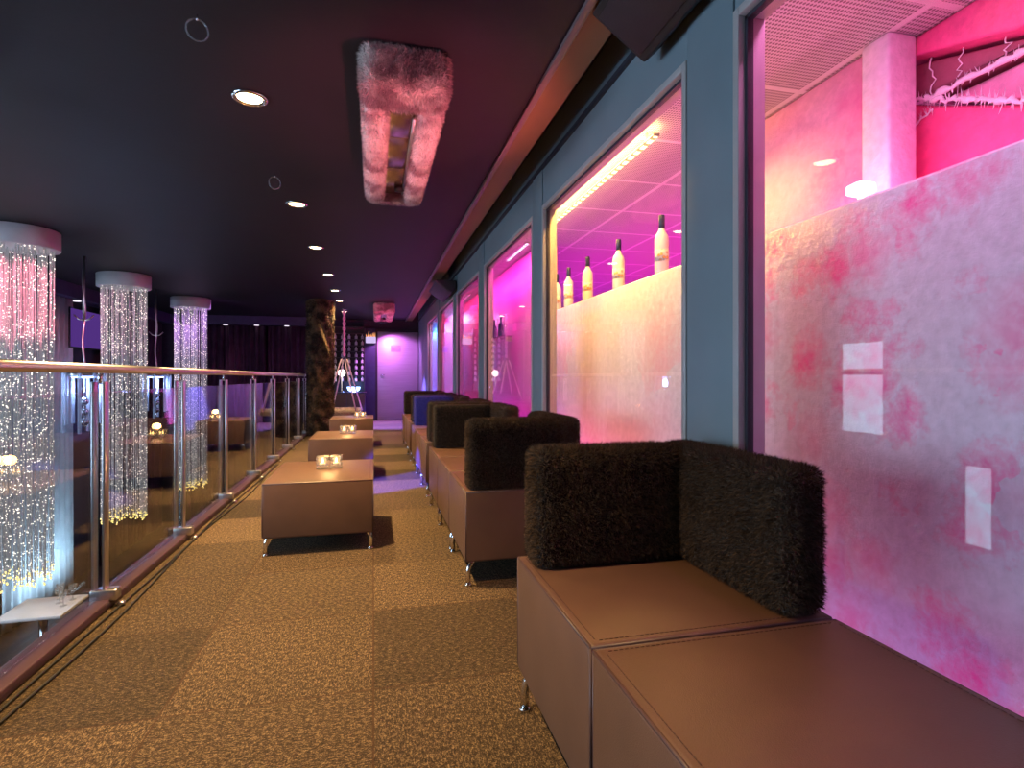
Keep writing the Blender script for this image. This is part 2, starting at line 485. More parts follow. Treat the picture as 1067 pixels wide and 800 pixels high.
# window wall: pillars, header and sill in one panelled wall
HEAD, WTOP, SILL = 2.19, 2.435, 0.16
wins = [(-0.35, 1.52), (1.79, 3.55), (3.78, 5.57), (5.83, 7.51), (7.79, 9.55), (9.78, 11.6)]
w = MB()
w.box(XR, XR + 0.09, YB, YE, HEAD, WTOP + 0.4)
w.box(XR, XR + 0.09, YB, YE, 0, SILL)
prev = YB
for (a, b) in wins:
    w.box(XR, XR + 0.09, prev, a, SILL, HEAD); prev = b
w.box(XR, XR + 0.09, prev, YE, SILL, HEAD)
struct('wall_right', w, M['wall'])
# thin raised panel joints on the header above each pillar
for i, (a, b) in enumerate(wins[1:], 1):
    j = MB(); j.box(XR - 0.008, XR + 0.001, wins[i - 1][1] + 0.004, a - 0.004, SILL, WTOP, 0.002)
    struct('trim_%d' % (i + 3), j, M['wall'])
struct('trim_9', MB().box(XR - 0.02, XR, YB, YE, WTOP, WTOP + 0.02), M['gasket'])
for i, (a, b) in enumerate(wins):
    f = MB(); fw = 0.028
    for (y0, y1, z0, z1) in ((a, a + fw, SILL, HEAD), (b - fw, b, SILL, HEAD), (a + fw, b - fw, HEAD - fw, HEAD), (a + fw, b - fw, SILL, SILL + fw)):
        f.box(XR - 0.012, XR + 0.085, y0, y1, z0, z1, 0.003)
    wo = struct('window_%d' % (i + 1), f, M['frame'])
    g = MB()
    for (y0, y1, z0, z1) in ((a + fw, a + fw + .012, SILL + fw, HEAD - fw), (b - fw - .012, b - fw, SILL + fw, HEAD - fw), (a + fw, b - fw, HEAD - fw - .012, HEAD - fw), (a + fw, b - fw, SILL + fw, SILL + fw + .012)):
        g.box(XR + 0.012, XR + 0.034, y0, y1, z0, z1)
    g.build('gasket', M['gasket'], wo)
    MB().box(XR + 0.019, XR + 0.027, a + fw, b - fw, SILL + fw, HEAD - fw).build('glass_pane', M['winglass'], wo)

# ice bar behind the windows
ICX = 1.50
struct('floor_ice_bar', MB().box(1.30, 4.6, -1.6, 17.2, -0.25, 0.0), mat('ice_bar_floor', (0.3, 0.2, 0.27), 0.4))
struct('ceiling_ice_bar', MB().box(XR + 0.09, 4.6, -1.6, 17.2, 2.30, 2.36), M['meshceil'])
struct('wall_ice_bar_far', MB().box(4.5, 4.6, -1.6, 17.2, 0, 2.3), M['icepart'])
struct('wall_ice_bar_start', MB().box(1.19, 4.5, -1.6, -1.5, 0, 2.3), M['icepart'])
struct('wall_ice_bar_end', MB().box(1.19, 4.5, 17.1, 17.2, 0, 2.3), M['icewall'])
struct('wall_ice_bar_side', MB().box(XR, XR + 0.09, YE, 17.2, 0, 2.3), M['icewall'])
b = MB()
for (y0, y1) in ((-1.5, 0.30), (0.30, 2.36)):
    b.box(ICX, ICX + 0.30, y0, y1, 0, 1.62, 0.012)
struct('wall_ice_counter', b, M['ice'])
struct('wall_ice_counter_far', MB().box(ICX, ICX + 0.30, 2.364, 4.95, 0, 1.62, 0.012), ice_mat('cloudy_ice', (0.86, 0.8, 0.8), (0.9, 0.5, 0.55), 0.6, 1.6, 0.25))
b = MB()
for (y0, y1) in ((5.02, 7.7), (7.704, 10.4), (10.404, 13.0), (13.004, 17.1)):
    b.box(ICX, ICX + 0.2, y0, y1, 0, 2.30, 0.008)
struct('wall_ice_panel', b, M['icewall'])
# rosy ice screen above the counter in the nearest window and the darker blocks beside it
struct('wall_ice_screen', MB().box(1.84, 1.92, 1.74, 2.62, 1.0, 2.30, 0.01), M['icepart'])
struct('wall_ice_post', MB().box(1.80, 1.93, 1.615, 1.735, 1.0, 2.30, 0.012), M['frost'])
# niche of stacked ice blocks beyond the post
def slab(name, pts, x0, x1, m):
    b = bmesh.new()
    lo = [b.verts.new((x0, y, z)) for y, z in pts]; hi = [b.verts.new((x1, y, z)) for y, z in pts]
    n = len(pts)
    b.faces.new(lo); b.faces.new(hi[::-1])
    for i in range(n): b.faces.new((lo[(i + 1) % n], lo[i], hi[i], hi[(i + 1) % n]))
    bmesh.ops.recalc_face_normals(b, faces=b.faces[:])
    bmesh.ops.bevel(b, geom=b.edges[:], offset=.012, segments=2, profile=.5, affect='EDGES')
    return struct(name, MB().bm(b, True), m)
PA, PJ, PS1, PS2 = (1.75, 2.13), (1.625, 2.075), (0.6, 2.075), (1.30, 1.905)
slab('wall_ice_block_top', [(1.745, 2.30), (1.745, 2.27), (1.30, 2.13), (0.3, 2.10), (-1.4, 2.10), (-1.4, 2.30)], 1.93, 2.4, M['icehot'])
slab('wall_ice_block_rose', [(1.745, 2.255), (1.745, 2.145), (1.625, 2.09), (-1.4, 2.06), (-1.4, 2.085), (0.3, 2.085), (1.30, 2.115)], 1.99, 2.4, M['icedark'])
slab('wall_ice_block_wedge', [(1.59, 2.065), (1.27, 1.91), (1.27, 1.2), (-1.4, 1.2), (-1.4, 2.04)], 2.02, 2.4, M['icepart'])
slab('wall_ice_block_red', [(1.745, 2.12), (1.625, 2.055), (1.29, 1.90), (1.29, 1.2), (1.745, 1.2)], 1.99, 2.4, M['icehot'])
b = MB()
def frost_run(p0, p1, r, n=34):
    p0, p1 = Vector(p0), Vector(p1)
    pts = [p0.lerp(p1, i / n) + Vector((random.gauss(0, .003), random.gauss(0, .004), random.gauss(0, .004))) for i in range(n + 1)]
    b.tube(pts, [r * random.uniform(.5, 1.3) for _ in pts], 7)
    for q in pts:
        for _ in range(6):
            d = Vector((-random.uniform(0, .006), random.gauss(0, .006), random.gauss(0, .016)))
            b.tube([q, q + d], [r * .28, r * .04], 4)
XF = 1.975
frost_run((XF, 1.74, 2.135), (XF, 1.62, 2.075), .006, 12)
frost_run((XF, 1.62, 2.075), (XF, 1.28, 1.905), .010)
frost_run((XF, 1.62, 2.075), (XF, 0.2, 2.06), .011, 60)
frost_run((1.985, 1.72, 1.98), (1.985, 1.60, 2.03), .005, 10)
for (y, z0, z1) in ((1.60, 2.08, 2.22), (1.50, 2.10, 2.2), (1.36, 2.08, 2.16)):
    q = [(1.982, y + random.gauss(0, .01), z0 + (z1 - z0) * k / 8) for k in range(9)]
    b.tube(q, .0025, 5)
o = b.build('frost_seam', M['frost'])
tag(o, 'rough white frost crusted along the joints of the dark rose ice blocks', 'frost', kind='stuff')

# ------------------------------------------------------------------ LED strips of the ice bar
def led_strip(y0, y1, x, z, mcol, label, light_e, light_c, parts=None):
    t = empty('light_strip', (x, (y0 + y1) / 2, z), label, 'light', 'light strips on the ice bar ceiling')
    h = (y1 - y0) / 2
    MB().box(-.018, .018, -h, h, 0.006, .02, .002).build('strip_housing', M['frame'], t)
    if z < 2.27:
        for yy in (-h + .1, h - .1): MB().box(-.004, .004, yy - .004, yy + .004, .019, 2.30 - z).build('hanger', M['frame'], t)
    MB().box(-.011, .011, -h + .01, h - .01, 0.0, .0065).build('diode_row', E_[mcol], t)
    return t
led_strip(-0.6, 1.5, 1.40, 2.2795, 'led_pink', 'pink light strip on the mesh ceiling behind the nearest window', 0, 0)
led_strip(2.5, 4.1, 1.36, 2.24, 'led_yellow', 'warm yellow light strip on the mesh ceiling above the ice counter with bottles', 0, 0)
led_strip(4.95, 5.75, 1.38, 2.2795, 'led_white', 'short violet white light strip at the top of the third window', 0, 0)
led_strip(8.2, 9.8, 1.40, 2.2795, 'led_pink', 'pink light strip high behind the fourth window', 0, 0)

def bay(name, y0, y1, top_e, top_c, low_e, low_c):  # unseen strips added above and below to colour each bay's ice
    yc = (y0 + y1) / 2; ln = y1 - y0
    if top_e: area('added_bay_light', (1.235, yc, 2.275), top_e, top_c, 0.05, ln, (0.3, 0, -1))
    if low_e: area('added_bay_light', (1.25, yc, 0.06), low_e, low_c, 0.05, ln, (0.5, 0, 1))
PINK = (1.0, 0.25, 0.6)
bay('a', -1.3, 2.0, 19, (0.98, 0.27, 0.70), 4, (0.75, 0.32, 0.85))
bay('b', 2.45, 4.7, 62, (1.0, 0.57, 0.13), 22, (1.0, 0.20, 0.34))
bay('c', 5.0, 7.4, 40, (1.0, 0.03, 0.50), 24, (0.9, 0.03, 0.75))
bay('d', 7.7, 10.2, 36, (1.0, 0.02, 0.20), 24, (1.0, 0.02, 0.28))
bay('e', 11.5, 12.6, 30, (1.0, 0.04, 0.3), 24, (1.0, 0.06, 0.4))
bay('g', 10.4, 11.4, 30, (0.55, 0.55, 1.0), 20, (0.55, 0.5, 1.0))
bay('f', 12.9, 16.8, 260, (0.08, 0.40, 1.0), 160, (0.12, 0.35, 1.0))
area('strip_glow', (1.36, 3.3, 2.262), 4, (1.0, .62, .22), .03, 1.6, (.1, 0, 1))
# unseen lights added behind the counter to wash the mesh ceiling and ice blocks
area('added_bar_fill', (3.0, 5.0, 1.1), 55, (1.0, 0.04, 0.62), 1.2, 3.6, (0, 0, 1))
area('added_bar_fill', (2.9, 8.0, 1.1), 40, (0.8, 0.04, 0.9), 1.2, 3.0, (0, 0, 1))
area('added_bar_fill', (1.72, 0.6, 1.66), 6, (1.0, 0.16, 0.5), 0.1, 2.6, (0.8, 0, 0.6))

# ------------------------------------------------------------------ bottles on the ice counter
def make_bottle():
    t = empty('vodka_bottle', (0, 0, 0))
    MB().lathe([(0.001, 0), (.036, .002), (.039, .01), (.039, .19), (.036, .212), (.022, .235), (.0155, .248), (.0145, .262)], n=28).build('glass_body', M['bottle'], t)
    MB().lathe([(.0146, .255), (.0165, .256), (.0165, .325), (.015, .329), (.001, .33)], n=20).build('cap', M['cap'], t)
    MB().lathe([(.0395, .07), (.0397, .07), (.0397, .135), (.0395, .135)], n=28).build('paper_label', M['labelm'], t)
    return t
bl = ['nearest frosted vodka bottle with dark cap, on the ice counter beside the wide pillar',
      'second frosted vodka bottle from the wide pillar on the ice counter',
      'middle of the five frosted vodka bottles on the ice counter',
      'fourth frosted vodka bottle from the wide pillar on the ice counter',
      'farthest frosted vodka bottle, by the left edge of the yellow-lit window']
proto = make_bottle()
for i, y in enumerate((2.80, 3.36, 3.90, 4.32, 4.62)):
    o = proto if i == 0 else copy_tree(proto)
    o.location = (1.555, y, 1.62); o.rotation_euler.z = PI + random.uniform(-.3, .3)
    tag(o, bl[i], 'bottle', 'vodka bottles on the ice counter')

# small lit lamp on the counter at the foot of the frosted post
t = empty('counter_lamp', (1.66, 1.60, 1.621), 'small bright lamp on the ice wall at the foot of the frosted post', 'lamp')
MB().lathe([(.04, 0), (.044, .004), (.044, .014), (.036, .018)], n=24).build('base', M['chrome'], t)
MB().tube([(0, 0, .016), (0, 0, .075)], .012, 12).build('stem', M['chrome'], t)
MB().lathe([(.03, .07), (.046, .078), (.044, .10), (.02, .112), (.001, .114)], n=24).build('bulb', E_['globe'], t)
point('lamp_glow', (0, 0, .16), .4, (1, .75, .8), .04, t)

# small glass shelf with clear bottles behind the third window
t = empty('glass_shelf', (1.43, 6.45, 1.50), 'thin clear shelf carrying bottles on the magenta wall behind the third window', 'shelf')
MB().box(-.06, .07, -.5, .5, 0, .01).build('shelf_board', M['clear'], t)
for yy in (-.4, .4): MB().box(.0, .07, yy - .01, yy + .01, -.05, 0).build('bracket', M['steel'], t)
for k, yy in enumerate((-.36, -.18, 0, .17, .35)):
    o = MB().lathe([(.03, 0), (.032, .01), (.032, .13), (.012, .18), (.012, .23), (.015, .235), (.001, .24)], n=16).build('glass_bottle', M['cap'] if k % 2 else M['acrylic'])
    o.location = (1.43, 6.45 + yy, 1.51)
    tag(o, 'small %s bottle on the shelf behind the third window' % ('dark' if k % 2 else 'clear'), 'bottle', 'small %s bottles behind the third window' % ('dark' if k % 2 else 'clear'))
# hanging dotted light chain behind the third window
t = empty('light_chain', (1.40, 6.5, 1.079), 'vertical chain of tiny white lights behind the third window', 'light')
MB().tube([(0, 0, 0), (0, 0, .42)], .002, 6).build('wire', M['steel'], t)
for k in range(10): MB().ball((0, 0, .02 + .042 * k), .008).build('light_dot', E_['small'], t)

# ------------------------------------------------------------------ fur
def rounded_block(dx, dy, dz, bev, sub=3, puff=0.0):
    b = bmesh.new(); bmesh.ops.create_cube(b, size=1)
    for v in b.verts: v.co = Vector((v.co.x * dx, v.co.y * dy, v.co.z * dz))
    bmesh.ops.bevel(b, geom=b.edges[:], offset=bev, segments=4, profile=.5, affect='EDGES', clamp_overlap=True)
    bmesh.ops.subdivide_edges(b, edges=b.edges[:], cuts=sub, use_grid_fill=True)
    if puff:
        for v in b.verts:
            q = (1 - min(1, abs(2 * v.co.x / dx)) ** 2), (1 - min(1, abs(2 * v.co.y / dy)) ** 2), (1 - min(1, abs(2 * v.co.z / dz)) ** 2)
            small = min((dx, 0), (dy, 1), (dz, 2))[1]
            k = [q[1] * q[2], q[0] * q[2], q[0] * q[1]][small]
            v.co[small] += math.copysign(puff * k, v.co[small]) if abs(v.co[small]) > 1e-4 else 0
    bmesh.ops.triangulate(b, faces=b.faces[:])
    b.normal_update()
    return b

def furry(bm_, n, length, width, droop=0.35, jitter=0.45, avoid_down=True):
    """mesh = block surface + n thin tapering hairs rooted on it (one mesh)"""
    bm_.verts.index_update()
    V = np.array([v.co[:] for v in bm_.verts]); T = np.array([[v.index for v in f.verts] for f in bm_.faces])
    bm_.free()
    A = V[T[:, 0]]; B = V[T[:, 1]]; Cc = V[T[:, 2]]
    nr = np.cross(B - A, Cc - A); ar = np.linalg.norm(nr, axis=1); ok = ar > 1e-12
    T = T[ok]; A, B, Cc, nr, ar = A[ok], B[ok], Cc[ok], nr[ok], ar[ok]
    nr = nr / ar[:, None]
    w_ = ar * (np.where(nr[:, 2] < -.7, 0.15, 1.0) if avoid_down else 1.0)
    idx = rng.choice(len(T), n, p=w_ / w_.sum())
    r1 = np.sqrt(rng.random(n)); r2 = rng.random(n)
    P = A[idx] * (1 - r1)[:, None] + B[idx] * (r1 * (1 - r2))[:, None] + Cc[idx] * (r1 * r2)[:, None]
    nn = nr[idx]
    d = nn + rng.normal(0, jitter, (n, 3)); 
    # locks: neighbours lean the same way
    ph = np.stack([np.sin(P[:, 1] * 61 + P[:, 2] * 37), np.sin(P[:, 0] * 53 + P[:, 2] * 41 + 1), np.sin(P[:, 0] * 47 + P[:, 1] * 59 + 2)], 1)
    d += ph * 0.28
    d /= np.linalg.norm(d, axis=1)[:, None]
    ln = length * rng.uniform(.55, 1.25, n)
    side = np.cross(d, rng.normal(0, 1, (n, 3))); side /= np.linalg.norm(side, axis=1)[:, None] + 1e-9
    side *= width * .5
    mid = P + d * (ln * .55)[:, None]
    d2 = d.copy(); d2[:, 2] -= droop; d2 /= np.linalg.norm(d2, axis=1)[:, None]
    tip = mid + d2 * (ln * .5)[:, None]
    hv = np.stack([P - side, P + side, mid + side * .7, mid - side * .7, tip], 1).reshape(-1, 3)
    base = len(V) + np.arange(n) * 5
    quads = np.stack([base, base + 1, base + 2, base + 3], 1); tris = np.stack([base + 3, base + 2, base + 4], 1)
    m = MB()
    m.v = [tuple(x) for x in np.concatenate([V, hv])]
    m.f = [tuple(x) for x in T.tolist()] + [tuple(x) for x in quads.tolist()] + [tuple(x) for x in tris.tolist()]
    m.s = [True] * len(m.f); m.m = [0] * len(m.f)
    return m

# ------------------------------------------------------------------ sofa modules
SX0, SX1 = 0.445, 1.065
SD = SX1 - SX0
SH, SB = 0.48, 0.125
ML = 0.62
def leg_mb(x, y, sx, sy):
    """curved chrome foot: leaves the underside, sweeps outwards and drops to the floor"""
    pts = []
    for k in range(9):
        a = k / 8 * PI / 2
        o = .075 * math.sin(a); z = .062 + .075 * math.cos(a)
        pts.append((x + sx * (o - .075), y + sy * (o - .075) * .35, z))
    pts.append((x, y, .006)); 
    m = MB(); m.tube(pts, .0135, 12)
    m.lathe([(.015, 0), (.0165, .003), (.0165, .009), (.0125, .012)], (x, y, 0), 14)
    return m
def seat_meshes(dx, dy, h, zb):
    body = MB().box(-dx / 2, dx / 2, -dy / 2, dy / 2, zb, h, .014, 3)
    pip = MB()
    e = .004
    for z in (h - .006,):
        q = [(-dx / 2 + e, -dy / 2 + e, z), (dx / 2 - e, -dy / 2 + e, z), (dx / 2 - e, dy / 2 - e, z), (-dx / 2 + e, dy / 2 - e, z)]
        for a in range(4):
            pip.tube([q[a], q[(a + 1) % 4]], .0042, 8)
    for sx in (-1, 1):
        for sy in (-1, 1):
            x, y = sx * (dx / 2 - .004), sy * (dy / 2 - .004)
            pip.tube([(x, y, zb + .01), (x, y, h - .006)], .0036, 8)
    return body, pip
def make_block(name, dx, dy, h, zb, m_legs=True):
    t = empty(name, (0, 0, 0))
    body, pip = seat_meshes(dx, dy, h, zb)
    s = body.build('padded_seat' if 'sofa' in name else 'padded_body', M['leather'], t)
    pip.build('piping', M['piping'], s)
    st = MB()   # rows of stitches just inside the top edges
    z = h + .0002; i = .022
    n = 46
    for k in range(n):
        for sx in (-1, 1):
            y0 = -dy / 2 + .03 + k * (dy - .06) / n
            st.box(sx * (dx / 2 - i) - .0009, sx * (dx / 2 - i) + .0009, y0, y0 + .008, z - .0006, z + .0012)
        for sy in (-1, 1):
            x0 = -dx / 2 + .03 + k * (dx - .06) / n
            st.box(x0, x0 + .008, sy * (dy / 2 - i) - .0009, sy * (dy / 2 - i) + .0009, z - .0006, z + .0012)
    st.build('stitching', M['piping'], s)
    for sx in (-1, 1):
        for sy in (-1, 1):
            leg_mb(sx * (dx / 2 - .018), sy * (dy / 2 - .03), sx, sy).build('leg', M['chrome'], t)
    return t

CH = .345
def cushion(dx, dy, n, nm):
    return furry(rounded_block(dx, dy, CH, .028, 2, .008), n, .0165, .0017, .3, .4).mesh(nm, M['furdark'])
TW, TT = .465, .14      # cushion across the module
WT, WL = .115, .60       # cushion along the window
me_cross = cushion(TW, TT, 62000, 'fur_back_cross')
me_side = cushion(WT, WL, 66000, 'fur_back_side')
me_cross_low = cushion(TW, TT, 14000, 'fur_back_cross_far')
me_side_low = cushion(WT, WL, 15000, 'fur_back_side_far')
def add_backs(t, end, low):
    """end=+1: cross cushion at the far end of the module, -1: at the near end"""
    o = bpy.data.objects.new('fur_backrest', me_cross_low if low else me_cross); C.objects.link(o); o.parent = t
    o.location = (-SD / 2 + .028 + TW / 2, end * (ML / 2 - .015 - TT / 2), SH + CH / 2 + .002)
    o2 = bpy.data.objects.new('fur_backrest', me_side_low if low else me_side); C.objects.link(o2); o2.parent = t
    o2.location = (SD / 2 - WT / 2 - .012, 0, SH + CH / 2 + .004)

plain = make_block('sofa_module', SD, ML, SH, SB)
xc = (SX0 + SX1) / 2
GS = 'brown leather sofa modules along the window wall'
def module(y, end, label, low=True, first=False):
    t = plain if first else copy_tree(plain)
    t.location = (xc, y, 0)
    tag(t, label, 'sofa', GS)
    return t, end, low
mods = []
mods.append(module(0.787, 0, 'nearest plain brown leather sofa seat at bottom right of the photo, no backrest', first=True))
mods.append(module(1.413, 1, 'large brown leather corner seat with an L of dark fur backrests, in the foreground', low=False))
mods.append(module(3.055, -1, 'leather corner seat facing away, its fur back nearest after the foreground corner seat', low=False))
mods.append(module(3.681, 0, 'flat leather seat without fur between the second and third fur backrests'))
mods.append(module(4.307, 1, 'leather corner seat whose fur back faces the camera, opposite the second table'))
mods.append(module(5.21, -1, 'leather corner seat showing only a sliver of fur behind the third fur backrest'))
mods.append(module(5.836, 0, 'flat leather seat glowing violet just before the blue-lit fur backrest'))
mods.append(module(6.462, 1, 'leather corner seat with its fur backrest lit bright blue'))
mods.append(module(7.40, -1, 'leather corner seat half hidden right behind the blue-lit backrest'))
mods.append(module(8.026, 0, 'flat leather seat in the farthest sofa group near the end door'))
mods.append(module(8.652, 1, 'farthest leather corner seat with a dark red fur backrest near the end door'))
for (t, end, low) in mods:
    if end: add_backs(t, end, low)

# ------------------------------------------------------------------ tables and candles
TBW, TBL, TBH = .635, .88, .43
tab = make_block('coffee_table', TBW, TBL, TBH, .105)
tl = ['nearest brown leather block table with a glass candle holder, left of the aisle',
      'second brown leather block table from the front, behind the nearest one',
      'farthest brown leather block table, beside the fur pillar']
def make_candle():
    t = empty('candle_holder', (0, 0, 0))
    for s in (-1, 1):
        m = MB(); x = s * .044
        # thick-walled glass cube: outer, inner well
        m.box(x - .04, x + .04, -.04, .04, 0, .022, .005)
        for (a0, a1, b0, b1) in ((-.04, -.026, -.04, .04), (.026, .04, -.04, .04), (-.026, .026, -.04, -.026), (-.026, .026, .026, .04)):
            m.box(x + a0, x + a1, b0, b1, .022, .085, .004)
        m.build('glass_cube', M['clear'], t)
        cd = MB().lathe([(.001, .0225), (.019, .0226), (.019, .038), (.001, .037)], (x, 0, 0), 16).build('candle', M['wax'], t)
        MB().lathe([(.001, .038), (.007, .044), (.008, .052), (.004, .066), (.001, .074)], (x, 0, 0), 10).build('flame', E_['flame'], cd)
    point('candle_glow', (0, 0, .12), 1.3, (1.0, .55, .2), .03, t)
    return t
cproto = make_candle()
cl_ = ['lit glass cube candle holder on the nearest block table', 'lit glass cube candle holder on the second block table', 'lit glass cube candle holder on the farthest block table']
for i, (y, cx, cy) in enumerate(((3.93, -.29, 3.98), (6.32, -.27, 6.4), (9.05, -.2, 8.85))):
    o = tab if i == 0 else copy_tree(tab)
    o.location = (-.315, y, 0)
    tag(o, tl[i], 'table', 'leather block tables')
    k = cproto if i == 0 else copy_tree(cproto)
    k.location = (cx, cy, TBH + .002); k.rotation_euler.z = (0.06, -.1, .2)[i]
    tag(k, cl_[i], 'candle', 'glass candle holders on the tables')

# ------------------------------------------------------------------ balustrade
t = empty('glass_balustrade', (RX, 0, 0), 'glass railing with steel handrail and posts along the left edge of the landing', 'railing')
Y0, Y1 = -1.45, 10.8
hr = MB().tube([(0, Y0, 1.09), (0, Y1 - .02, 1.09), (0, Y1, 1.09)], [.0215, .0215, .017], 20).build('handrail', M['rail'], t)
MB().box(-.05, .05, Y0, Y1, .002, .042, .006).build('base_channel', M['channel'], t)
posts = [-.4, .7, 1.8, 2.92, 4.0, 5.08, 6.25, 7.42, 8.6, 9.78, 10.7]
for y in posts:
    p = MB()
    for s in (-1, 1): p.box(s * .022 - .006, s * .022 + .006, y - .021, y + .021, .05, 1.03, .002)
    po = p.build('post', M['steel'], t)
    c = MB(); c.box(-.032, .075, y - .03, y + .03, .035, .085, .006)
    c.lathe([(.001, 0), (.016, .001), (.018, .008), (.012, .016), (.001, .018)], (.085, y, .006), 14)
    c.build('base_clamp', M['steel'], po)
    MB().tube([(0, y, 1.02), (0, y, 1.075)], .009, 10).build('rail_bracket', M['chrome'], po)
pr = Y0
for y in posts + [Y1 + .05]:
    if y - pr > .3:
        MB().box(-.006, .006, pr + .025, y - .025, .052, .985, .0015, 1, smooth=False).build('glass_panel', M['railglass'], t)
    pr = y
# loose cables lying beside the base channel
for off, ph, lab in ((.085, 0, 'thin black cable lying closest to the railing base'), (.115, 1.7, 'thin black cable looping on the carpet a little off the railing base')):
    m = MB()
    pts = [(RX + off + .022 * math.sin(y * 2.3 + ph) * (1 if off > .1 else .4), y, .007) for y in np.arange(-1, 7.2, .08)]
    m.tube(pts, .005, 6)
    tag(m.build('floor_cable', M['cable']), lab, 'cable', 'cables along the railing')

# ------------------------------------------------------------------ ceiling things
dl = empty('downlight', (0, 0, 0))
MB().lathe([(.066, 0), (.084, -.002), (.086, -.008), (.068, -.012), (.064, -.004)], n=28).build('trim_ring', M['chrome'], dl)
MB().lathe([(.001, -.009), (.045, -.0085), (.062, -.003)], n=24).build('lamp', E_['down'], dl)
dls = [1.35, 3.02, 4.78, 6.32, 7.95, 9.38, 10.6, 12.35]
dlab = ['downlight above the camera', 'nearest glowing round downlight in the dark ceiling', 'second glowing downlight in the ceiling row',
        'third glowing downlight in the ceiling row', 'fourth glowing downlight in the ceiling row', 'fifth glowing downlight, above the near side of the fur pillar',
        'sixth glowing downlight, just right of the fur pillar top', 'farthest glowing downlight, above the hanging swing']
for i, y in enumerate(dls):
    if i == 0: continue
    o = dl if i == 1 else copy_tree(dl)
    o.location = (-.60, y, CE)
    tag(o, dlab[i], 'downlight', 'row of ceiling downlights')
for y in dls:
    kelvin_spot('downlight_beam', (-.60, y, CE - .02), 330 if y < 2 else (540 if y < 9 else 230), (1.0, .64, .27), 98, .9, (-.60 + 0.1, y, 0), .035)
for i, (x, y) in enumerate(((-.66, 2.38), (-.66, 4.12))):
    m = empty('ceiling_hook', (x, y, CE), ('%s small clear ring hanging from the ceiling' % ('larger looking' if i == 0 else 'smaller looking, farther')) , 'hook')
    r = MB()
    r.tube([(.036 * math.sin(a), .012 * math.sin(a), -.06 + .042 * math.cos(a)) for a in np.linspace(0, 2 * PI, 25)], .0035, 8, cap=False)
    r.build('ring', M['acrylic'], m)
    MB().tube([(0, 0, 0), (0, 0, -.022)], .003, 8).build('stem', M['chrome'], m)

# fur covered ceiling heaters
def make_heater():
    t = empty('ceiling_heater', (0, 0, 0))
    MB().box(-.10, .10, -.70, .70, -.14, .0).build('housing', M['black'], t)
    mr = MB()
    for (a, b_) in ((-.66, -.24), (-.235, .2), (.205, .66)): mr.box(-.098, .098, a, b_, -.152, -.14, .003)
    mr.build('mirror_panel', M['mirror'], t)
    MB().lathe([(.001, -.185), (.03, -.18), (.035, -.152)], (.03, .52, 0), 16).build('sensor', M['black'], t)
    MB().tube([(.055, -.5, -.165), (.055, .62, -.165)], .008, 10).build('heating_rod', M['steel'], t)
    d = rounded_block(.36, .20, .19, .04, 2)
    f = furry(d, 14000, .024, .0028, .3, .5, False).build('fur_end', M['furpale'], t); f.location = (0, -.72, -.10)
    d = rounded_block(.32, .07, .15, .03, 2)
    f = furry(d, 5000, .018, .0028, .3, .5, False).build('fur_end', M['furpale'], t); f.location = (0, .74, -.12)
    for s in (-1, 1):
        d = rounded_block(.105, 1.34, .17, .035, 3)
        f = furry(d, 15000, .02, .0028, .3, .5, False).build('fur_side', M['furpale'], t); f.location = (s * .125, .04, -.125)
    return t
h1 = make_heater(); h1.location = (.135, 3.2, CE); h1.rotation_euler.z = 0
tag(h1, 'long fur-trimmed ceiling fixture with mirrored centre, hanging near the top of the photo', 'ceiling fixture', 'fur-trimmed ceiling fixtures')
h2 = copy_tree(h1); h2.location = (.20, 11.5, CE)
tag(h2, 'small-looking red-lit fur-trimmed ceiling fixture far down the corridor by the door', 'ceiling fixture', 'fur-trimmed ceiling fixtures')

# wedge loudspeakers tucked into the corner under the soffit
def make_speaker(ln):
    t = empty('loudspeaker', (0, 0, 0))
    cs = [(.81, 2.432), (1.03, 2.275), (1.088, 2.33), (1.088, 2.44), (.825, 2.443)]
    b = bmesh.new()
    lo = [b.verts.new((x - .93, -ln / 2, z - 2.36)) for x, z in cs]; hi = [b.verts.new((x - .93, ln / 2, z - 2.36)) for x, z in cs]
    n = len(cs)
    b.faces.new(lo[::-1]); b.faces.new(hi)
    for i in range(n): b.faces.new((lo[i], lo[(i + 1) % n], hi[(i + 1) % n], hi[i]))
    bmesh.ops.recalc_face_normals(b, faces=b.faces[:])
    bmesh.ops.bevel(b, geom=b.edges[:], offset=.01, segments=3, profile=.5, affect='EDGES')
    MB().bm(b).build('cabinet', M['speaker'], t)
    d = Vector((.22, 0, -.157)).normalized(); nn = Vector((-.157, 0, -.22)).normalized()
    c = Vector((.92 - .93, 0, 2.3535 - 2.36)) + nn * .002
    g = MB(); rot = Matrix((d, Vector((0, 1, 0)), d.cross(Vector((0, 1, 0))))).transposed()
    g.box(-.105, .105, -ln / 2 + .025, ln / 2 - .025, -.005, .005, .003, rot=rot)
    g.v = [(p[0] + c.x, p[1] + c.y, p[2] + c.z) for p in g.v]
    g.build('grille', M['grille'], t)
    br = MB()
    for y in (-ln / 4, ln / 4): br.box(.15, .172, y - .03, y + .03, -.01, .06)
    br.build('wall_bracket', M['black'], t)
    return t
s1 = make_speaker(1.0); s1.location = (.926, 1.49, 2.362)
tag(s1, 'large black loudspeaker cropped at the top edge above the blue-grey pillar', 'speaker')
s2 = copy_tree(s1); s2.location = (.926, 7.95, 2.27)
tag(s2, 'small-looking tilted dark loudspeaker under the ceiling near the far windows', 'speaker')

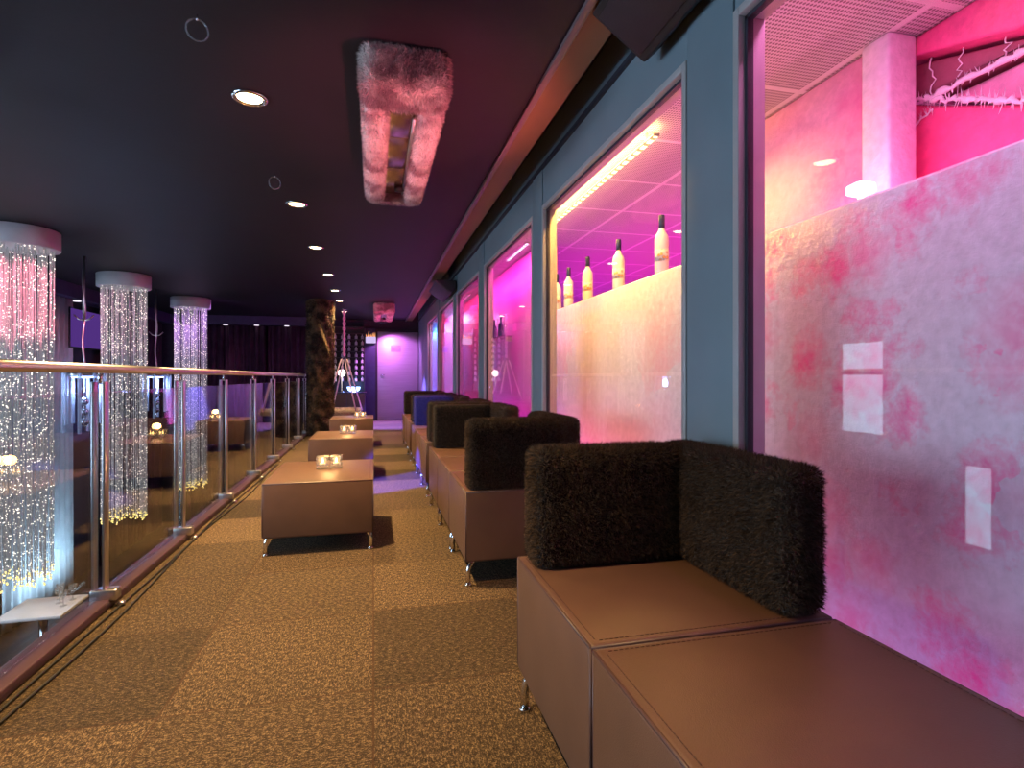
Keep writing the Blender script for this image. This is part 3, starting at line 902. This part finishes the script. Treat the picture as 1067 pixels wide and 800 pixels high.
# ------------------------------------------------------------------ pillar
t = empty('fur_pillar', (-.93, 10.62, 0), 'round pillar wrapped in mottled brown fur at the end of the railing', 'pillar')
MB().lathe([(.21, .0), (.21, CE - .002)], n=32).build('pillar_core', M['furpillar'], t)
b = bmesh.new()
nn_, mm_ = 36, 30
vs = [[b.verts.new(((.215 + .008 * math.sin(j * .9 + i)) * math.cos(2 * PI * i / nn_), (.215 + .008 * math.sin(j * .9 + i)) * math.sin(2 * PI * i / nn_), .03 + (CE - .06) * j / mm_)) for i in range(nn_)] for j in range(mm_ + 1)]
for j in range(mm_):
    for i in range(nn_):
        b.faces.new((vs[j][i], vs[j][(i + 1) % nn_], vs[j + 1][(i + 1) % nn_], vs[j + 1][i]))
bmesh.ops.triangulate(b, faces=b.faces[:]); b.normal_update()
furry(b, 26000, .045, .008, .55, .5).build('fur_wrap', M['furpillar'], t)

# ------------------------------------------------------------------ fibre light curtains in the void
def make_fibre():
    t = empty('fibre_light', (0, 0, 0))
    MB().lathe([(.27, -.02), (.31, -.02), (.315, -.015), (.315, .155), (.31, .16), (.001, .16)], n=40).build('ceiling_drum', M['white'], t)
    MB().lathe([(.001, .0), (.268, .0), (.268, .004), (.001, .004)], n=32).build('drum_plate', M['white'], t)
    st, sp, tp = MB(), MB(), MB()
    for k in range(120):
        r = .265 * math.sqrt(random.random()) if k % 2 else random.uniform(.235, .265); a = random.uniform(0, 2 * PI)
        x, y = r * math.cos(a), r * math.sin(a)
        end = -3.13 - random.uniform(-.06, .07)
        pts = []; jx = random.gauss(0, .006); jy = random.gauss(0, .006)
        for q in range(9):
            f = q / 8
            pts.append((x + jx * f + random.gauss(0, .0015), y + jy * f + random.gauss(0, .0015), f * end))
        st.tube(pts, .0032, 4, cap=False)
        for q in range(26):
            f = random.random(); i0 = min(7, int(f * 8)); u = f * 8 - i0
            p = Vector(pts[i0]).lerp(Vector(pts[i0 + 1]), u)
            s_ = random.uniform(.003, .0066)
            sp.add([(p.x + s_, p.y, p.z), (p.x - s_, p.y, p.z), (p.x, p.y + s_, p.z), (p.x, p.y - s_, p.z), (p.x, p.y, p.z + s_ * 1.7), (p.x, p.y, p.z - s_ * 1.7)],
                   [(0, 2, 4), (2, 1, 4), (1, 3, 4), (3, 0, 4), (2, 0, 5), (1, 2, 5), (3, 1, 5), (0, 3, 5)])
        tp.ball(pts[-1], .0095, 6, 4)
    s = st.build('fibre_strands', M['fibre'], t); s['kind'] = 'stuff'
    q = sp.build('sparkles', E_['spark'], s); q['kind'] = 'stuff'
    q = tp.build('glowing_tips', E_['tip'], s); q['kind'] = 'stuff'
    return t
# the strand: a clear-white side-glowing fibre
m, nt, out = newmat('side_glow_fibre')
p = N(nt, 'ShaderNodeBsdfPrincipled'); p.inputs['Roughness'].default_value = .35
tc = N(nt, 'ShaderNodeTexCoord'); no = N(nt, 'ShaderNodeTexNoise', i_Scale=30.0); L(nt, tc.outputs['Object'], no.inputs['Vector'])
L(nt, ramp(nt, no.outputs[0], [(.3, (.28, .27, .29)), (.7, (.5, .48, .5))]), p.inputs['Base Color'])
p.inputs['Emission Color'].default_value = (.75, .78, .85, 1); p.inputs['Emission Strength'].default_value = .13
L(nt, p.outputs[0], out.inputs[0]); M['fibre'] = m
fb = make_fibre()
fl = ['nearest column of glowing fibre-optic strands at the left edge, under a white drum',
      'middle column of glowing fibre-optic strands hanging below floor level',
      'farthest and smallest column of glowing fibre-optic strands behind the railing']
for i, y in enumerate((6.25, 8.68, 10.95)):
    o = fb if i == 0 else copy_tree(fb)
    o.location = (-3.26 + (0, -.05, .12)[i], y, 2.29); o.rotation_euler.z = i * 1.3
    tag(o, fl[i], 'light', 'fibre-optic light columns over the void')

# hanging acrylic lanterns over the void
def make_lantern():
    t = empty('hanging_lantern', (0, 0, 0))
    m = MB()
    m.tube([(.012 * math.sin(z * 9), .012 * math.cos(z * 9), z) for z in np.linspace(0.06, -1.26, 40)], .011, 8)
    m.tube([(0, 0, .06), (0, 0, -.7)], .014, 8)
    m.build('hanging_rod', M['steel'], t)
    m = MB(); m.tube([(-.10, 0, -.62), (-.05, 0, -.67), (0, 0, -.68), (.05, 0, -.67), (.10, 0, -.62)], .008, 8); m.build('cross_arm', M['steel'], t)
    MB().lathe([(.04, -1.25), (.15, -1.27), (.17, -1.30), (.17, -1.33), (.04, -1.33)], n=28).build('lantern_cap', M['steel'], t)
    MB().lathe([(.001, -1.35), (.11, -1.345), (.12, -1.33)], n=24).build('blue_lamp', E_['blue'], t)
    for k in range(8):
        a = 2 * PI * k / 8 + .2
        MB().tube([(.19 * math.cos(a), .19 * math.sin(a), -1.28), (.19 * math.cos(a), .19 * math.sin(a), -1.98 + .1 * (k % 2))], .02, 10).build('acrylic_tube', M['tubeglass'], t)
    m = MB()
    for z in (-1.62, -1.74, -1.86): m.ball((0, 0, z), .05, 14, 10)
    m.tube([(0, 0, -1.34), (0, 0, -1.95)], .008, 8)
    m.build('chrome_beads', M['chrome'], t)
    point('lantern_glow', (0, 0, -1.45), 16, (.35, .5, 1.0), .08, t)
    return t
m, nt, out = newmat('lit_acrylic_tube')
p = N(nt, 'ShaderNodeBsdfPrincipled'); p.inputs['Roughness'].default_value = .2; p.inputs['Base Color'].default_value = (.7, .75, .85, 1)
tr = N(nt, 'ShaderNodeBsdfTransparent'); mx = N(nt, 'ShaderNodeMixShader'); mx.inputs[0].default_value = .55
L(nt, tr.outputs[0], mx.inputs[1]); L(nt, p.outputs[0], mx.inputs[2]); L(nt, mx.outputs[0], out.inputs[0]); M['tubeglass'] = m
la = make_lantern(); la.location = (-3.25, 7.45, CE - .06)
tag(la, 'nearer hanging lantern of clear tubes with a blue lamp, between two fibre columns', 'lantern', 'hanging lanterns over the void')
lb = copy_tree(la); lb.location = (-3.35, 9.95, CE - .06)
tag(lb, 'farther hanging lantern of clear tubes with a blue lamp, left of the smallest fibre column', 'lantern', 'hanging lanterns over the void')

# curtains
def curtain(name, p0, p1, z0, z1, amp, wl, m, label, group=None):
    p0, p1 = Vector((p0[0], p0[1], 0)), Vector((p1[0], p1[1], 0))
    ln = (p1 - p0).length; t_ = (p1 - p0).normalized(); n_ = Vector((-t_.y, t_.x, 0))
    k = int(ln / wl * 10); mb = MB(); vs = []; fs = []
    for side in (0, .012):
        for j in range(5):
            for i in range(k + 1):
                s = i / k * ln
                a = amp * (math.sin(2 * PI * s / wl) + .35 * math.sin(2 * PI * s / wl * 2.3 + 1 + j * .2))
                q = p0 + t_ * s + n_ * (a + side)
                vs.append((q.x, q.y, z0 + (z1 - z0) * j / 4))
    for sd in (0, 1):
        o0 = sd * 5 * (k + 1)
        for j in range(4):
            for i in range(k):
                a = o0 + j * (k + 1) + i
                f = (a, a + 1, a + k + 2, a + k + 1)
                fs.append(f if sd else f[::-1])
    half = 5 * (k + 1)
    for i in range(k):      # hems
        fs.append((i, i + 1, half + i + 1, half + i)); a = 4 * (k + 1)
        fs.append((a + i + 1, a + i, half + a + i, half + a + i + 1))
    mb.add(vs, fs, True)
    o = mb.build(name, m); tag(o, label, 'curtain', group)
    return o
xs = [-4.2, -3.3, -2.4, -1.5]
GC = 'dark plum curtains on the far wall'
for i in range(3):
    curtain('curtain', (xs[i] + .02, YE - .2), (xs[i + 1] - .02, YE - .2), ZL + .02, CE - .21, .035, .14, M['curtain'],
            ['dark plum curtain on the far wall, left panel behind the fibre columns', 'dark plum curtain on the far wall, middle panel', 'dark plum curtain on the far wall, panel next to the fur pillar'][i], GC)
curtain('curtain', (XL + .15, 10.9), (XL + .15, 13.7), ZL + .02, CE - .21, .035, .16, M['curtain'], 'dark plum curtain on the left wall beyond the violet screen', 'dark plum curtains on the left wall')
curtain('curtain', (XL + .15, 8.3), (XL + .15, 10.0), ZL + .02, CE - .21, .03, .18, M['drape'], 'pale blue-white drape on the left wall behind the nearest fibre column')
# violet screen
t = empty('wall_screen', (XL + .20, 10.3, 1.80), 'violet lit screen on the left wall, beside the nearer hanging lantern rod', 'screen')
MB().box(-.02, .0, -.52, .52, -.30, .32, .006).build('screen_frame', M['black'], t)
MB().box(.0, .008, -.5, .5, -.28, .30).build('display', E_['screen'], t)

# small lamps below the beams
sl = MB().lathe([(.001, -.016), (.05, -.015), (.055, -.004), (.055, -.001), (.001, -.001)], n=18)
sme = sl.mesh('beam_lamp', E_['small'])
spots = [(XL + .15, 8.9), (XL + .15, 10.1), (XL + .15, 12.6), (-3.9, YE - .29), (-3.25, YE - .29), (-2.6, YE - .29), (-1.95, YE - .29)]
for i, (x, y) in enumerate(spots):
    o = bpy.data.objects.new('beam_lamp', sme); C.objects.link(o); o.location = (x, y, CE - .20)
    if i < 3: tag(o, 'small round lamp under the violet beam along the left wall', 'lamp', 'small lamps under the left beam')
    else: tag(o, 'small round lamp under the beam above the far plum curtains', 'lamp', 'small lamps under the far beam')

# tall white table with glasses on the lower level
t = empty('bar_table', (-3.0, 6.12, ZL), 'white square bar table on the lower level at the far left', 'table')
MB().box(-.26, .26, -.26, .26, 1.07, 1.10, .006).build('tabletop', M['white'], t)
MB().tube([(0, 0, .02), (0, 0, 1.07)], .035, 16).build('stem', M['chrome'], t)
MB().lathe([(.24, 0), (.24, .012), (.04, .03)], n=28).build('base', M['chrome'], t)
for k, (x, y) in enumerate(((.10, .06), (.18, .13), (.17, -.02), (.06, .17))):
    o = MB().lathe([(.028, 0), (.03, .004), (.005, .012), (.005, .07), (.03, .1), (.034, .15), (.031, .15), (.027, .102), (.001, .08)], n=16).build('wine_glass', M['clear'])
    o.location = (-3.0 + x, 6.12 + y, ZL + 1.10)
    tag(o, 'small clear stemmed glass on the white bar table of the lower level', 'glass', 'glasses on the lower bar table')

# ------------------------------------------------------------------ end of the corridor
do = struct('door_1', MB().box(.10, 1.085, YE - .06, YE - .005, .005, 2.17, .004), M['door'])
MB().tube([(.18, YE - .06, 1.10), (.18, YE - .10, 1.10), (.27, YE - .10, 1.10)], .012, 10).build('door_handle', M['chrome'], do)
MB().box(.42, .66, YE - .066, YE - .06, 1.68, 1.84, .002).build('door_sign', mat('violet_plate', (.35, .3, .75), .4), do)
struct('trim_10', MB().box(.045, .10, YE - .08, YE, 0, 2.24).box(.10, 1.085, YE - .08, YE, 2.18, 2.24), M['black'])
struct('trim_11', MB().box(-.20, .045, YE - .10, YE, 0, 2.24), M['navy'])
# bottle rack
t = empty('bottle_rack', (-.60, YE - .17, 0), 'tall dark bottle rack on the end wall behind the hanging swing', 'rack')
rk = MB(); RZ = [.95 + .145 * k for k in range(9)]
rk.box(-.38, .38, .06, .08, .7, 2.25)
rk.box(-.40, -.38, -.10, .08, 0, 2.25); rk.box(.38, .40, -.10, .08, 0, 2.25); rk.box(-.40, .40, -.10, .08, 2.25, 2.27)
rk.build('rack_frame', M['rack'], t)
for z in RZ: MB().box(-.38, .38, -.10, .06, z - .012, z).build('rack_shelf', M['rack'], t)
t = empty('low_cupboard', (-.60, YE - .45, 0), 'dark low cupboard in front of the bottle rack behind the swing', 'cupboard')
MB().box(-.42, .42, -.16, .16, .04, .68, .006).build('cupboard_body', M['navy'], t)
MB().box(-.44, .44, -.18, .17, .68, .70, .004).build('cupboard_top', M['navy'], t)
MB().box(-.40, .40, -.13, .15, 0, .04).build('plinth', M['black'], t)
for s in (-1, 1): MB().box(s * .205 - .195, s * .205 + .195, -.172, -.158, .06, .66, .003).build('cupboard_door', M['rack'], t)
t = bpy.data.objects['bottle_rack']
bb = MB().lathe([(.001, 0), (.036, .003), (.036, .15), (.013, .18), (.013, .20), (.001, .20)], n=14)
bme = None
for iz, z in enumerate(RZ[:-1]):
    for ix, x in enumerate((-.28, -.12, .04, .20, .34)):
        if bme is None:
            bme = MB().lathe([(.030, 0), (.032, .006), (.032, .07), (.012, .09), (.012, .115), (.001, .117)], n=12).mesh('spirit_bottle', M['white'])
        o = bpy.data.objects.new('spirit_bottle', bme); C.objects.link(o)
        o.location = (-.60 + x, YE - .20, z + .001)
        tag(o, 'small pale bottle in the dark rack on the end wall', 'bottle', 'bottles in the end wall rack')
# wall lamp with ice
t = empty('wall_lamp', (-.06, YE - .14, 1.88), 'square white wall lamp glowing beside the metal door', 'lamp')
MB().box(-.12, .12, -.10, .04, 0, .15, .02).build('ice_shade', E_['wallamp'], t)
m = MB()
for k in range(7): m.tube([(-.1 + .033 * k, -.03, .15), (-.1 + .033 * k + random.gauss(0, .012), -.03, .15 + random.uniform(.05, .16))], [.012, .002], 6)
m.build('spikes', E_['spike'], t)

# hanging swing
t = empty('hanging_swing', (-.58, 11.85, 0), 'hanging swing on a pink rope with a fur seat, right of the fur pillar', 'swing')
m = MB()
for s in (0, PI):
    m.tube([(.018 * math.sin(z * 30 + s), .018 * math.cos(z * 30 + s), z) for z in np.linspace(1.47, CE - .02, 90)], .017, 6)
m.build('rope', M['rope'], t)
MB().lathe([(.001, CE), (.06, CE), (.06, CE - .02), (.03, CE - .035)], n=18).build('ceiling_plate', M['chrome'], t)
MB().tube([(.03 * math.cos(a), 0, 1.445 + .03 * math.sin(a)) for a in np.linspace(0, 2 * PI, 17)], .009, 8, cap=False).build('ring', M['chrome'], t)
for s in (-1, 1):
    for d in (-1, 1):
        MB().tube([(s * .03 + d * .02, d * .05, 1.42), (s * .30 + d * .055, d * .24, .36)], .014, 8).build('strap', M['rope'], t)
sd = rounded_block(.64, .46, .09, .03, 2)
f = furry(sd, 8000, .03, .006, .3, .5, False).build('fur_seat', M['furseat'], t); f.location = (0, 0, .36)
# lit globe and blue lamp on the cupboard behind the swing
t = empty('table_lamp', (-.72, YE - .46, .701), 'glowing round lamp on the cupboard behind the hanging swing', 'lamp')
MB().lathe([(.06, 0), (.06, .012), (.012, .02), (.012, .38)], n=16).build('stand', M['chrome'], t)
MB().ball((0, 0, .45), .085, 18, 12).build('globe', E_['globe'], t)
t = empty('blue_bowl_lamp', (-.45, YE - .46, .701), 'low blue glowing bowl lamp on the cupboard behind the hanging swing', 'lamp')
MB().lathe([(.05, 0), (.13, .05), (.15, .12), (.13, .12), (.05, .02)], n=20).build('bowl', E_['blue'], t)
point('bowl_glow', (0, -.1, .15), 6, (.3, .4, 1.0), .08, t)

# daylight windows in the left wall (two mirrored in near glass; the largest added for light)
for i, (y0, y1, z0, z1) in enumerate(((6.25, 6.95, .25, 1.55), (4.85, 5.15, -1.0, .0), (-.6, 3.4, .2, 2.0))):
    fr = MB(); e = .05
    for (a, b_, c, d) in ((y0 - e, y0, z0 - e, z1 + e), (y1, y1 + e, z0 - e, z1 + e), (y0, y1, z1, z1 + e), (y0, y1, z0 - e, z0)):
        fr.box(XL, XL + .04, a, b_, c, d)
    wo = struct('window_%d' % (7 + i), fr, M['frame'])
    MB().box(XL + .002, XL + .012, y0, y1, z0, z1).build('bright_pane', E_['day'], wo)

area('daylight', (XL + .02, 1.4, 1.1), 42, (.45, .68, 1.0), 1.8, 4.0, (1, 0, 0))  # fill light added over the largest, made-up window
# ------------------------------------------------------------------ added coloured lighting
# added stage lamp put in for its coloured light
def fill(loc, target, e, col, deg, label):
    t = empty('added_lamp', loc, label, 'lamp')
    d = (Vector(target) - Vector(loc)); t.rotation_euler = d.to_track_quat('-Z', 'Y').to_euler()
    MB().lathe([(.07, -.08), (.075, -.08), (.075, .1), (.04, .16), (.001, .17)], n=20).build('can', M['black'], t)
    MB().lathe([(.001, -.05), (.07, -.05), (.07, -.045)], n=20).build('lens', M['acrylic'], t)
    upv = t.rotation_euler.to_matrix().inverted() @ Vector((0, 0, CE - loc[2]))
    MB().tube([(0, 0, .05), upv], .014, 8).build('hanger', M['black'], t)
    kelvin_spot('added_beam', (0, 0, -.09), e, col, deg, .35, None, .03, t)
    return t
fill((-3.9, 2.6, 2.25), (.60, 6.62, .62), 11000, (.05, .08, 1.0), 6, 'added stage lamp throwing the blue beam onto the far backrest')
fill((-3.9, 2.2, 2.25), (.24, 5.7, 0.0), 34000, (.04, .05, 1.0), 8, 'added stage lamp throwing the blue patch on the carpet')
fill((.2, 13.0, 2.38), (.60, 14.0, .9), 260, (.8, .22, 1.0), 90, 'added stage lamp under the ceiling washing the end door violet')
fill((-1.9, 3.2, 2.25), (-3.26, 6.25, 1.75), 1500, (1.0, .22, .32), 15, 'added stage lamp throwing pink light onto the nearest fibre column')
fill((-4.1, 5.0, 2.25), (-3.31, 8.68, 1.75), 500, (1.0, .35, .6), 16, 'added stage lamp throwing soft pink light onto the middle fibre column')
fill((.25, 12.3, 2.38), (.45, 12.6, 0), 2200, (.26, .14, 1.0), 62, 'small added stage lamp washing the carpet violet before the end door')
fill((-3.7, 4.0, 2.25), (-3.0, 6.12, -1.1), 380, (.75, .88, 1.0), 14, 'added stage lamp pointing down at the white bar table')
def uplight(loc, target, e, col, deg, label):  # added lamp, hidden on the floor, brightening fixtures and ceiling
    t = empty('added_uplight', loc, label, 'lamp', 'added uplights near the sofas')
    MB().lathe([(.05, 0), (.055, .004), (.055, .05), (.05, .056), (.045, .05)], n=20).build('can', M['black'], t)
    MB().lathe([(.001, .05), (.045, .05), (.045, .053)], n=20).build('lens', M['acrylic'], t)
    d = Vector(target) - Vector(loc)
    o = kelvin_spot('uplight_beam', (0, 0, .07), e, col, deg, .8, None, .04, t); o.rotation_euler = d.to_track_quat('-Z', 'Y').to_euler()
uplight((.92, 1.92, 0), (.2, 2.9, 2.3), 400, (1.0, .19, .24), 40, 'added unseen uplight in the gap behind the foreground corner seat')
uplight((.85, 9.25, 0), (.2, 11.4, 2.4), 420, (1.0, .06, .22), 60, 'added unseen uplight beyond the farthest sofa seat')
uplight((.92, 11.6, 0), (.7, 11.9, 2.4), 60, (.12, .12, 1.0), 70, 'added unseen uplight near the end door')
area('void_wash', (-3.0, 11.0, 2.40), 26, (.55, .2, .9), 1.0, 2.0, (0, .9, -.6))
area('drape_wash', (-4.0, 9.0, -1.9), 30, (.55, .8, 1.0), .2, 1.2, (-.45, .0, 1))

wd = bpy.data.worlds.new('world'); sc.world = wd; wd.use_nodes = True
bg = wd.node_tree.nodes['Background']; bg.inputs[0].default_value = (.10, .06, .10, 1); bg.inputs[1].default_value = .02

vs_ = sc.view_settings
sc.display_settings.display_device = 'sRGB'
vs_.view_transform = 'Standard'; vs_.look = 'None'; vs_.gamma = 1.0; vs_.exposure = 0.0
vs_.use_curve_mapping = False
cy = sc.cycles
cy.use_denoising = True
cy.max_bounces = 10; cy.transparent_max_bounces = 24; cy.diffuse_bounces = 4; cy.glossy_bounces = 4
cy.sample_clamp_indirect = 6.0
cy.caustics_reflective = False; cy.caustics_refractive = False
